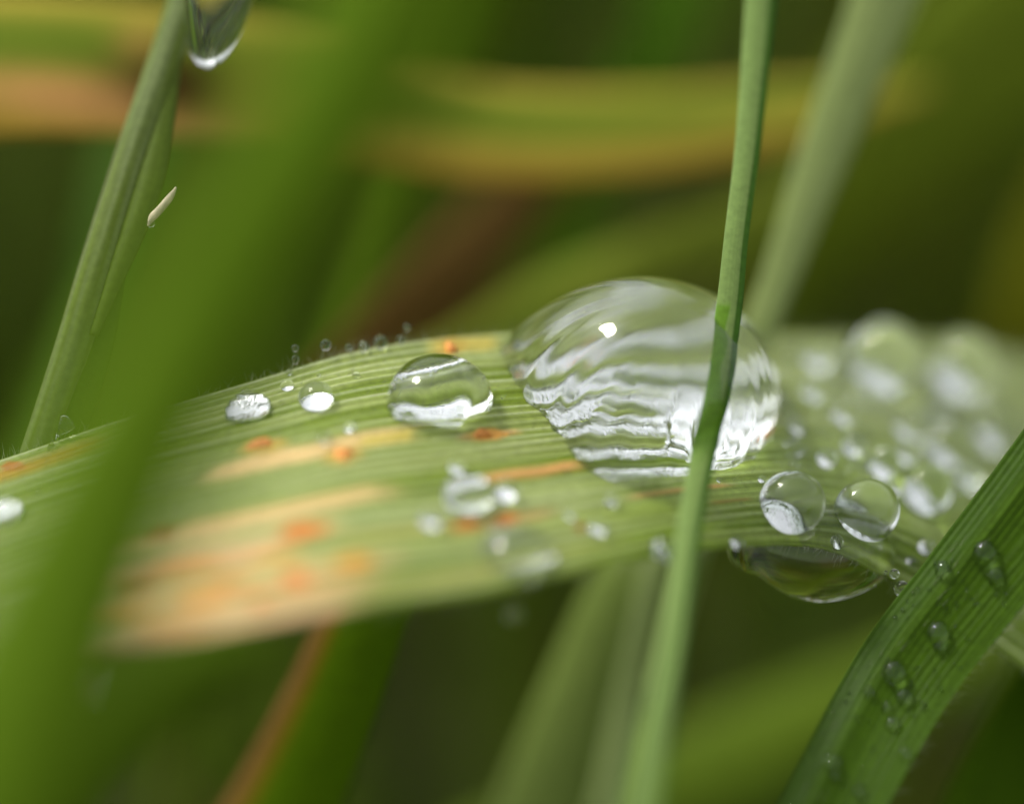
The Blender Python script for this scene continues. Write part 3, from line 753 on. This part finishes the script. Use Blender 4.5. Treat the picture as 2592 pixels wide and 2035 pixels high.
def fine_dew():
    bm = bmesh.new(); bmesh.ops.create_icosphere(bm, subdivisions=1, radius=1); bm.verts.ensure_lookup_table()
    v0 = np.array([v.co[:] for v in bm.verts]); f0 = [[v.index for v in f.verts] for f in bm.faces]; bm.free()
    V = []; F = []; m = 0
    while m < 750:
        i = RNG.integers(5, NU-5); j = RNG.integers(2, NV-2); x = LEAF.x[i, j]; v = j/NV
        if x > 1960: ok = v < .75
        else: ok = RNG.random() < .16
        if not ok or x > 2650: continue
        rr = RNG.uniform(.003, .012) if x > 1960 else RNG.uniform(.0015, .0035)
        b = len(V)*len(v0); V.append(v0*rr + LEAF.G[i, j] + LEAF.N[i, j]*rr*.8); F += [[a+b for a in f] for f in f0]; m += 1
    for m in range(170):
        i = RNG.integers(20, 140); j = RNG.integers(4, 56); rr = RNG.uniform(.002, .006)
        b = len(V)*len(v0); V.append(v0*rr + BEAD.G[i, j] + BEAD.N[i, j]*rr*.5); F += [[a+b for a in f] for f in f0]
    V = np.concatenate(V); o = link('fine_dew', mesh('fine_dew', V, F), M_WATER); o['kind'] = 'stuff'
fine_dew()

# droplets carried by hairs over the top edge
GH = 'droplets carried on hairs along the top edge'
hair_r = []; hair_d = []; hair_l = []; hair_w = []
for (x, y, r, lab) in [(746, 881, 9, 'hair-borne droplet closest to the blurred leaf'), (747, 910, 11, 'faint hair-borne droplet directly below another'), (824, 873, 14, 'dark-centred hair-borne droplet, second along the edge'),
                       (882, 880, 9, 'slim hair-borne droplet, third along the edge'), (920, 877, 14, 'pinkish hair-borne droplet, fourth along the edge'), (964, 866, 17, 'largest hair-borne droplet with a dark heart'),
                       (1014, 861, 11, 'bright hair-borne droplet, last in the row'), (1030, 828, 9, 'dim hair-borne droplet floating above the row')]:
    i, j = LEAF.at(x, y+60); d0 = LEAF.d[i, 0] - .02
    bead(lab, r/1000, pos=P(x, y, d0), group=GH)
    for dx in (-8, 7):
        root = LEAF.G[np.argmin(np.abs(LEAF.x[:, 0]-(x+dx))), 0]; v = P(x+dx*.4, y-r*.6, d0)-root
        hair_r.append(root); hair_d.append(v); hair_l.append(np.linalg.norm(v)); hair_w.append(.0011)
V_, F_ = hair_mesh(hair_r, hair_d, hair_l, hair_w)
o = leaf_child('edge_hairs', V_, F_, None, M_HAIR); o['kind'] = 'stuff'
# hanging drop under the drooping edge
def hanging(label, outline, d0, thick, name='water_drop', group=None, n=90, na=48):
    """outline: rows px, y_top, y_bottom; lens-like body in depth"""
    q = catmull(np.array(outline, float), n)
    V = []; F = []
    for k in range(n):
        x, yt, yb = q[k]; s = k/(n-1)
        hv = max(yb-yt, 2)/2000; cy_ = (yt+yb)/2; e = thick*math.sqrt(max(1-abs(2*s-1)**2.6, .0006))
        for a in range(na):
            th = 2*math.pi*a/na
            V.append(P(x, cy_ - hv*1000*math.cos(th), d0 + e*math.sin(th)))
    for k in range(n-1):
        for a in range(na):
            b = (a+1) % na; F.append([k*na+a, (k+1)*na+a, (k+1)*na+b, k*na+b])
    F.append(list(range(na))); F.append([(n-1)*na+a for a in range(na)][::-1])
    V = np.array(V); c = V.mean(0)
    me = mesh(name, V, F, None, c); weld(me); o = link(name, me, M_WATER); o.location = c
    return tag(o, label, 'water drop', group)
hanging('pendent drop bulging below the drooping edge of the leaf, dark with a yellow-green rim',
        [(1836, 1366, 1376), (1850, 1330, 1420), (1885, 1306, 1446), (1918, 1292, 1456), (1950, 1280, 1479), (2000, 1270, 1508), (2060, 1270, 1523), (2120, 1278, 1517), (2180, 1292, 1498), (2232, 1318, 1470), (2268, 1390, 1430)], .12, .155)
hanging('drop hanging at the top of the sheathed stem with a bright round glint',
        [(455, -120, -100), (472, -130, 90), (495, -130, 158), (530, -130, 174), (572, -130, 150), (608, -120, 96), (638, -110, 20), (652, -60, -50)], .2, .085)
# film where the stem meets the leaf
hanging('sliver of water wedged between the sheathed stem and the leaf', [(140, 1110, 1114), (150, 1060, 1105), (163, 1052, 1098), (180, 1060, 1092), (190, 1078, 1082)], -.01, .02)
hanging('narrow tear of water on the leaf below the wedged sliver', [(116, 1142, 1144), (122, 1125, 1146), (130, 1118, 1146), (142, 1128, 1140), (150, 1134, 1136)], -.03, .012)

GE = 'droplets at the meeting of the rusty leaf and the beaded leaf'
for (x, y, r, d, lab) in [(2283, 1490, 21, -.02, 'clear ring droplet hanging against the dark gap'), (2264, 1452, 13, .0, 'pale droplet above the hanging ring droplet'), (2242, 1448, 5, .0, 'speck of dew by the end of the hanging drop')]:
    bead(lab, r/1000, pos=P(x, y, d), group=GE)
GB = 'droplets on the beaded dark leaf'
for (x, y, r, lab) in [(2388, 1440, 19, 'ring droplet near the keel, highest on the beaded leaf'), (2497, 1400, 30, 'dark lens droplet on the broad side, highest there'), (2520, 1455, 20, 'pale green droplet below the dark lens one'),
                       (2376, 1603, 26, 'dark droplet with a white spark at mid leaf'), (2382, 1640, 15, 'green-lit droplet touching the mid-leaf dark one'), (2266, 1700, 28, 'dark droplet against the keel with two sparks'),
                       (2288, 1765, 20, 'pale green crescent droplet under the keel one'), (2245, 1790, 12, 'bluish speck droplet below the crescent'), (2196, 1750, 13, 'whitish droplet on the keel itself'),
                       (2256, 1835, 16, 'dim droplet low on the broad side'), (2292, 1902, 14, 'small droplet near the outer margin'), (2108, 1930, 20, 'dim droplet pair-mate lowest by the keel'),
                       (2112, 1965, 13, 'whitish droplet under the dim keel one'), (2174, 2000, 15, 'last droplet before the border of the photo')]:
    bead(lab, r*1.15/1000, sf=BEAD, px=x, py=y, group=GB, sink=.3, squash=.8)
bead('bead of water at the lower tip of the pale husk on the sheathed stem', .010, pos=P(382, 566, -.02), group='droplets on the sheathed stem')
GM = 'droplets under the near edge of the leaf'
bead('dim blurred droplet hanging in the dark under the leaf', .020, pos=P(1300, 1555, -.5), group=GM)
bead('pale blurred droplet in the shade below the blurred leaf tip', .03, pos=P(280, 1738, -1.1), group=GM)
